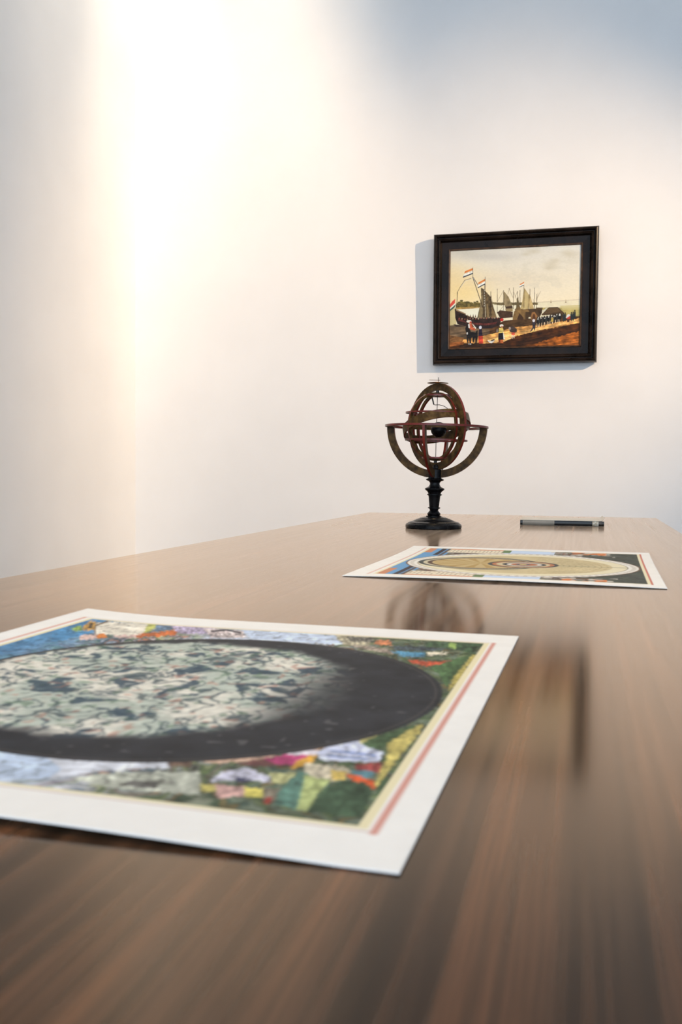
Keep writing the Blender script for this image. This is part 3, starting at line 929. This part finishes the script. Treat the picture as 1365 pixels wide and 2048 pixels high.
    Ln([(255, 300), (352, 590)], 6.5, (66, 50, 34))
    Ln([(258, 300), (308, 380)], 6, (96, 82, 66))
    Ln([(258, 306), (300, 380)], 3, (206, 200, 186))
    Ln([(240, 312), (180, 328), (135, 395), (112, 440), (108, 530)], 5, (122, 102, 76))
    Ln([(235, 318), (182, 336), (140, 396)], 3, (214, 206, 188))
    Ln([(110, 440), (108, 520), (96, 600)], 4.5, (70, 54, 36))
    P([(86, 598), (100, 604), (190, 645), (192, 660), (240, 680), (300, 694), (480, 694), (545, 690), (510, 765), (440, 788), (330, 786), (180, 765), (112, 745), (92, 690)], (50, 34, 27), nz=.5, ns=.05, seed=14)
    P([(100, 604), (190, 645), (192, 656), (100, 618)], (150, 120, 84))
    P([(255, 735), (400, 745), (490, 730), (480, 752), (390, 764), (260, 752)], (96, 46, 38), nz=.5, ns=.08)
    P([(120, 690), (180, 715), (200, 735), (120, 715)], (120, 60, 50), .8, nz=.4, ns=.06)
    P([(250, 765), (440, 776), (500, 764), (440, 792), (300, 792)], (46, 36, 34))
    P([(72, 745), (110, 752), (180, 770), (100, 772)], (62, 48, 38))
    for i, x in enumerate(range(130, 520, 13)):
        E(x, 688 + (i * 7) % 11 + max(0, 8 - abs(x - 200) * .05), 5, 7, ((146, 80, 62), (70, 46, 36), (172, 136, 104), (48, 34, 30))[i % 4])
    for x in (210, 236, 262, 284):
        P([(x - 7, 684), (x, 650 + (x % 9)), (x + 8, 688)], (96, 64, 46))
    # flags: orange, white, dark blue
    def flag(a, b, c, d, s=1.0):
        a, b, c, d = map(np.array, (a, b, c, d))
        for k, col in enumerate(((214, 122, 56), (226, 206, 172), (238, 230, 210), (44, 52, 62))):
            f0, f1 = (0, .34, .52, .8)[k], (.34, .52, .8, 1)[k]
            P([a + (d - a) * f0, b + (c - b) * f0, b + (c - b) * f1, a + (d - a) * f1], col, nz=.15, ns=.06)
    flag((182, 242), (256, 214), (256, 270), (160, 306))
    flag((310, 352), (374, 318), (375, 370), (302, 408))
    flag((706, 372), (747, 350), (744, 386), (700, 404))
    P([(40, 560), (60, 530), (90, 505), (88, 545), (40, 590)], (212, 80, 62))
    P([(40, 590), (88, 545), (92, 560), (40, 606)], (226, 216, 190))
    P([(40, 606), (100, 552), (84, 588), (40, 622)], (60, 84, 74))
    Ln([(256, 210), (257, 300)], 4, (70, 56, 40))
    Ln([(375, 300), (374, 420)], 4, (70, 52, 36))
    # rider, woman in red skirt
    P([(186, 790), (200, 756), (222, 775), (240, 820), (286, 830), (304, 800), (306, 880), (296, 935), (284, 930), (282, 880), (268, 925), (258, 920), (258, 870), (242, 880), (244, 940), (232, 940), (222, 885), (214, 930), (204, 925), (200, 850)], (34, 28, 24))
    E(206, 838, 6, 12, (206, 200, 190))
    P([(218, 745), (246, 740), (262, 780), (286, 795), (280, 812), (236, 800), (216, 780)], (176, 84, 52), nz=.3, ns=.08)
    P([(214, 750), (226, 742), (232, 786), (218, 784)], (226, 220, 206))
    P([(250, 742), (262, 750), (292, 786), (284, 796)], (222, 210, 186))
    E(234, 736, 13, 13, (190, 122, 86)); E(222, 722, 24, 12, (226, 214, 192)); E(238, 730, 10, 8, (176, 60, 44))
    E(238, 940, 8, 6, (214, 206, 196)); E(222, 938, 6, 5, (214, 206, 196))
    P([(318, 800), (345, 796), (354, 870), (314, 870)], (40, 30, 44)); P([(312, 864), (354, 862), (360, 934), (318, 936)], (206, 70, 48), nz=.2, ns=.05)
    E(331, 782, 13, 16, (206, 200, 200))
    # dogs, woman in yellow
    P([(400, 905), (430, 912), (470, 908), (456, 925), (440, 935), (412, 925)], (228, 218, 200)); P([(430, 905), (466, 895), (470, 906), (440, 915)], (60, 44, 32))
    P([(508, 790), (545, 786), (556, 820), (550, 850), (506, 850)], (206, 176, 92), nz=.2, ns=.05)
    P([(504, 840), (548, 835), (560, 905), (502, 905)], (34, 28, 30)); P([(546, 820), (560, 860), (566, 900), (554, 900)], (222, 212, 190))
    P([(506, 902), (528, 902), (526, 930), (504, 928)], (120, 52, 34)); P([(524, 902), (548, 902), (552, 936), (522, 932)], (208, 110, 56))
    E(534, 768, 18, 13, (226, 212, 192)); E(538, 778, 10, 8, (176, 110, 80)); E(536, 712, 17, 15, (190, 48, 38)); E(492, 815, 9, 18, (120, 104, 92))
    # bent man, running man, crowd
    P([(606, 790), (640, 774), (680, 800), (682, 830), (640, 842), (612, 825)], (66, 52, 44)); E(612, 796, 11, 14, (150, 130, 116))
    P([(628, 835), (664, 835), (662, 862), (630, 862)], (196, 84, 56)); P([(632, 860), (642, 860), (640, 895), (632, 893)], (214, 190, 160)); P([(650, 860), (660, 860), (658, 892), (650, 890)], (214, 190, 160))
    P([(826, 740), (858, 738), (858, 800), (850, 828), (842, 800), (818, 832), (808, 828), (832, 790)], (62, 54, 58)); E(842, 724, 13, 14, (206, 196, 190))
    Ln([(830, 832), (900, 826)], 5, (96, 54, 28))
    rng = np.random.RandomState(4)
    for i in range(26):
        x = 874 + i * 8.6 + rng.rand() * 6
        yb = 782 - (x - 874) * 0.21 + rng.rand() * 8
        h = 74 - i * .7 + rng.rand() * 12
        col = ((34, 30, 26), (26, 24, 24), (54, 42, 32), (46, 52, 48))[i % 4]
        P([(x - 10, yb - h), (x + 9, yb - h), (x + 12, yb - h * .35), (x - 12, yb - h * .35)], col)
        Ln([(x - 6, yb - h * .4), (x - 8, yb)], 5, (52, 38, 28) if i % 3 else (206, 176, 136)); Ln([(x + 5, yb - h * .4), (x + 6, yb - 2)], 5, (44, 32, 26) if i % 4 else (214, 190, 150))
        E(x, yb - h - 4, 7, 8, ((58, 42, 34), (214, 204, 184), (40, 32, 28))[i % 3])
        if i % 4 == 1: E(x, yb - h + 6, 9, 4, (214, 206, 190))
    P([(1010, 700), (1032, 700), (1030, 740), (1008, 740)], (186, 152, 72))
    for x, yb in ((1130, 740), (1145, 738), (1205, 735), (1222, 732), (1238, 715)):
        P([(x - 8, yb - 72), (x + 8, yb - 72), (x + 9, yb - 20), (x + 4, yb), (x - 4, yb), (x - 9, yb - 20)], (44, 48, 46)); E(x, yb - 80, 6, 8, (40, 32, 28))
    P([(1150, 700), (1170, 668), (1192, 672), (1192, 690), (1160, 708)], (212, 204, 190)); P([(1160, 705), (1192, 684), (1196, 712), (1168, 718)], (190, 66, 44)); P([(1162, 714), (1190, 714), (1186, 744), (1164, 744)], (90, 54, 34))
    # brush strokes: long streaks along the beach, finer ones in the sky
    g = np.clip((Y + X * .12 - 800) / 60, 0, 1)
    st = fbm((X + Y * .4) / 90, (Y + X * .16) / 9, 221, 3) - .5
    n = fbm(X / 16, Y / 7, 211, 3) - .5
    p.c = p.c * (1 + .05 * n + .08 * n * g + .9 * st * g)[:, None]
    p.c = 255 * np.clip(p.c / 255, 0, 1) ** 1.03
    return p.c


nu, nv = 500, 380
U, V, lin = sampled(nu, nv, CW, CH, paint_ships)
WALLLIN = srgb2lin(np.array((240, 226, 210)) / 255.)
co = np.stack([U - CW / 2, np.full(U.size, -0.026), V + .079], 1)
link('canvas', print_mesh('canvas', nu, nv, co, lin * 0.86 / WALLLIN), colour_material('oil_paint', 0.45, 0.15), painting)['label'] = 'oil painted panel with ships, beach and pale sky'

# ------------------------------------------------------------------ armillary sphere
ab = on_table(867.5, 1056.5)
arm = empty('armillary_sphere', (ab.x, ab.y, TABLE_Z + 0.0002), YAW + math.atan2(-(867.5 - 682.5), FPX))
tag(arm, 'wooden armillary sphere with red edged rings on a turned black stand', 'armillary sphere')
# local axes: x to the right in the photograph, y away from the camera, z up
LEAN = Matrix.Rotation(math.radians(1.0), 4, 'Y')
RC = Vector((0, 0, 0.2775))                     # centre of the rings
G = LEAN @ Matrix.Translation(RC)


def arm_part(name, bm, mats, parent=arm, ang=30):
    for v in bm.verts:
        pass
    o = from_bm(name, bm, None, parent, ang)
    for m_ in (mats if isinstance(mats, (list, tuple)) else [mats]):
        o.data.materials.append(M[m_])
    return o


bm = bm_lathe(bmesh.new(), [(0, 0), (.0755, 0), (.0768, .002), (.0768, .009), (.0745, .0125), (.0715, .0135), (.0705, .0145), (.069, .0165), (.058, .0195), (.0565, .0190), (.0545, .0215), (.042, .0265), (.040, .0262), (.038, .0285), (.024, .0315), (0, .0315)], 64)
arm_part('foot', bm, 'ebony')
ST = [(0, .030), (.0215, .0305), (.0215, .0335), (.0165, .0350), (.0178, .0375), (.0180, .0405), (.0150, .0445), (.0115, .0490), (.0125, .0530), (.0170, .0550), (.0170, .0570), (.0132, .0585), (.0136, .062), (.0160, .0865), (.0168, .0895), (.0205, .0910), (.0205, .0930), (.0172, .0945), (.0178, .0975), (.0205, .1010), (.0262, .1055), (.0268, .1075), (.0262, .1095), (.0180, .1130), (.0160, .1150), (.0134, .1205), (.0136, .1245), (.0165, .1285), (.0240, .1315), (.0248, .1330), (.0240, .1345), (.0182, .1370), (.0176, .1395), (.0176, .1600), (.0160, .1625), (0, .1630)]
arm_part('turned_stem', bm_lathe(bmesh.new(), ST, 48, LEAN), 'ebony')
# ball on the stem's shoulder
bm = bm_lathe(bmesh.new(), [(.010 * math.sin(a), .166 - .010 * math.cos(a)) for a in np.linspace(0, math.pi, 13)], 24, LEAN @ Matrix.Translation((.003, -.007, 0)))
arm_part('stem_knob', bm, 'ebony')

VERT = Matrix.Rotation(math.pi / 2, 4, 'X')     # ring plane XY -> XZ
for rz, nm in ((-14, 'cradle_arc'), (76, 'cradle_arc')):
    bm = bm_annulus(bmesh.new(), .1195, .1400, .0065, math.pi, 2 * math.pi, 60, G @ Matrix.Rotation(math.radians(rz), 4, 'Z') @ VERT)
    arm_part(nm, bm, ['paper_brown', 'red'])
hz = arm_part('horizon_ring', bm_annulus(bmesh.new(), .1190, .1405, .0055, mat4=G, n=96), ['paper_brown', 'red'])
hz['label'] = 'flat horizontal ring with red outer edge'
# meridian ring: near side to the right
MER = G @ Matrix.Rotation(math.radians(-50), 4, 'Z') @ VERT
arm_part('meridian_ring', bm_annulus(bmesh.new(), .0985, .1175, .0070, mat4=MER, n=96), ['paper_brown', 'red'])
# inner sphere
for rz in (35, -55):
    bm = bm_annulus(bmesh.new(), .0850, .0935, .0055, mat4=G @ Matrix.Rotation(math.radians(rz), 4, 'Z') @ VERT, n=84)
    arm_part('colure_ring', bm, ['paper_brown', 'red'])
RS = .0925
for lat, wdt in ((23.5, .011), (-23.5, .011), (66.5, .010), (-66.5, .010)):
    z, r = RS * math.sin(math.radians(lat)), RS * math.cos(math.radians(lat))
    nm = 'tropic_ring' if abs(lat) < 40 else 'polar_circle_ring'
    arm_part(nm, bm_annulus(bmesh.new(), r - wdt, r + .0005, .0042, mat4=G @ Matrix.Translation((0, 0, z)), n=72), ['paper_brown', 'red'])


def band(r0, r1, hgt, m4, n=84):
    bm = bmesh.new()
    rows = []
    for i in range(n):
        a = 2 * math.pi * i / n
        rows.append([bm.verts.new(m4 @ Vector((r * math.cos(a), r * math.sin(a), z))) for r, z in ((r0, -hgt / 2), (r1, -hgt / 2), (r1, hgt / 2), (r0, hgt / 2))])
    for i in range(n):
        A, B = rows[i], rows[(i + 1) % n]
        for k in range(4):
            bm.faces.new((A[k], A[(k + 1) % 4], B[(k + 1) % 4], B[k])).material_index = 0 if k in (1, 3) else 1
    return bm


# ecliptic band: highest towards the camera and right
az0 = math.radians(-90 + 32)
axis = Vector((-math.sin(az0), math.cos(az0), 0))
ECL = G @ Matrix.Rotation(math.radians(-22), 4, axis)
arm_part('zodiac_band', band(.0885, .0925, .0235, ECL), ['paper_brown', 'red'])
arm_part('equator_ring', band(.0850, .0890, .0110, G), ['paper_brown', 'red'])
# globe, axis, pivots, hour dial and pointers
bm = bm_lathe(bmesh.new(), [(.0215 * math.sin(a), -.0215 * math.cos(a)) for a in np.linspace(0, math.pi, 17)], 32, G @ Matrix.Translation((.006, 0, -.008)))
arm_part('central_globe', bm, 'ebony')
bm = bm_tube(bmesh.new(), [G @ Vector((0, 0, z)) for z in (-.100, -.05, 0, .05, .100)], .0009)
arm_part('polar_axis', bm, 'iron')
for z in (.0945, -.0945):
    arm_part('pivot_block', bm_lathe(bmesh.new(), [(0, z - .004), (.0045, z - .004), (.0045, z + .004), (0, z + .004)], 20, G), 'iron')
arm_part('hour_dial', bm_lathe(bmesh.new(), [(0, .1178), (.0285, .1178), (.0290, .1185), (.0285, .1192), (0, .1192)], 48, G), 'brass')
arm_part('dial_pin', bm_tube(bmesh.new(), [G @ Vector((.001, 0, z)) for z in (.098, .118, .1345)], .0008), 'iron')
arm_part('dial_pointer', bm_tube(bmesh.new(), [G @ Vector((x, 0, .1268)) for x in (-.0235, 0, .006)], .0006), 'brass')
bm = bm_tube(bmesh.new(), [G @ Vector(p) for p in ((-.014, -.01, .078), (-.012, -.01, .070), (-.010, -.01, .060), (-.006, -.01, .0585), (.006, -.01, .0590), (.018, -.01, .056), (.028, -.01, .050))], .0009)
arm_part('wire_arm', bm, 'iron')
bm = bm_tube(bmesh.new(), [G @ Vector(p) for p in ((-.0145, -.01, .078), (-.0120, -.01, .070), (-.0095, -.01, .060))], .0019)
arm_part('wire_bracket', bm, 'iron')

# ------------------------------------------------------------------ book
b0, b1 = on_table(1041, 1050.0), on_table(1209, 1053.5)
bl = math.hypot(b1.x - b0.x, b1.y - b0.y)
bk = empty('book', (b0.x, b0.y, TABLE_Z + 0.0003), math.atan2(b1.y - b0.y, b1.x - b0.x))
tag(bk, 'thin closed book with grey and black spine lying near the far table end', 'book')
BT, BD = 0.0150, 0.175
M['page'] = noisy('page_edges', (0.62, 0.56, 0.46), (0.74, 0.69, 0.58), scale=(1, 1, 60), noise=12, rough=(0.7, 0.8))
M['cover'] = noisy('cream_jacket', (0.66, 0.60, 0.50), (0.72, 0.66, 0.56), noise=12, rough=(0.3, 0.4))
M['sp_grey'] = noisy('grey_jacket', (0.31, 0.26, 0.20), (0.38, 0.32, 0.25), noise=25, rough=(0.35, 0.45))
M['sp_black'] = noisy('black_jacket', (0.008, 0.008, 0.009), (0.02, 0.02, 0.02), noise=25, rough=(0.25, 0.35))
M['sp_label'] = noisy('gilt_label', (0.50, 0.40, 0.26), (0.72, 0.66, 0.54), noise=120, rough=(0.4, 0.5), lo=.45, hi=.55)
M['sp_brown'] = noisy('dark_brown_jacket', (0.02, 0.013, 0.009), (0.12, 0.085, 0.06), noise=90, rough=(0.3, 0.4), lo=.45, hi=.6)
box('page_block', (.004, .004, .0015), (bl - .004, BD - .004, BT - .0015), M['page'], bk)
box('back_cover', (0, .001, 0), (bl, BD, .0016), M['cover'], bk, .0005)
# front cover with its corner bent up at the right
bm = bmesh.new()
nx = 40
rows = []
for i in range(nx + 1):
    x = (bl + .006) * i / nx
    k = max(0.0, (x - (bl - .012)) / .018)
    xx, zz = x - .004 * k * k, BT - .0002 + .0085 * k ** 2
    rows.append([bm.verts.new((xx, y, zz + d)) for y, d in ((-.0005, 0), (BD, 0), (BD, .0011), (-.0005, .0011))])
for A, B in zip(rows, rows[1:]):
    for q in range(4):
        bm.faces.new((A[q], A[(q + 1) % 4], B[(q + 1) % 4], B[q]))
bm.faces.new(rows[0]); bm.faces.new(rows[-1][::-1])
from_bm('front_cover', bm, M['cover'], bk, 30)


def spine_piece(x0, x1, material):
    prof = [(.002, 0), (.0002, .0008), (-.0012, .004), (-.0015, BT / 2), (-.0012, BT - .004), (.0002, BT - .0006), (.002, BT - .0003), (.004, BT - .001), (.004, .001)]
    bm = bmesh.new()
    a = [bm.verts.new((x0, y, z)) for y, z in prof]
    b = [bm.verts.new((x1, y, z)) for y, z in prof]
    for i in range(len(prof)):
        j = (i + 1) % len(prof)
        bm.faces.new((a[i], a[j], b[j], b[i]))
    bm.faces.new(a[::-1]); bm.faces.new(b)
    return from_bm('spine_panel', bm, material, bk, 50)


for f0, f1, mm in ((0, .030, 'sp_black'), (.030, .412, 'sp_grey'), (.412, .862, 'sp_black'), (.862, .935, 'sp_label'), (.935, 1.0, 'sp_brown')):
    spine_piece(bl * f0, bl * f1, M[mm])
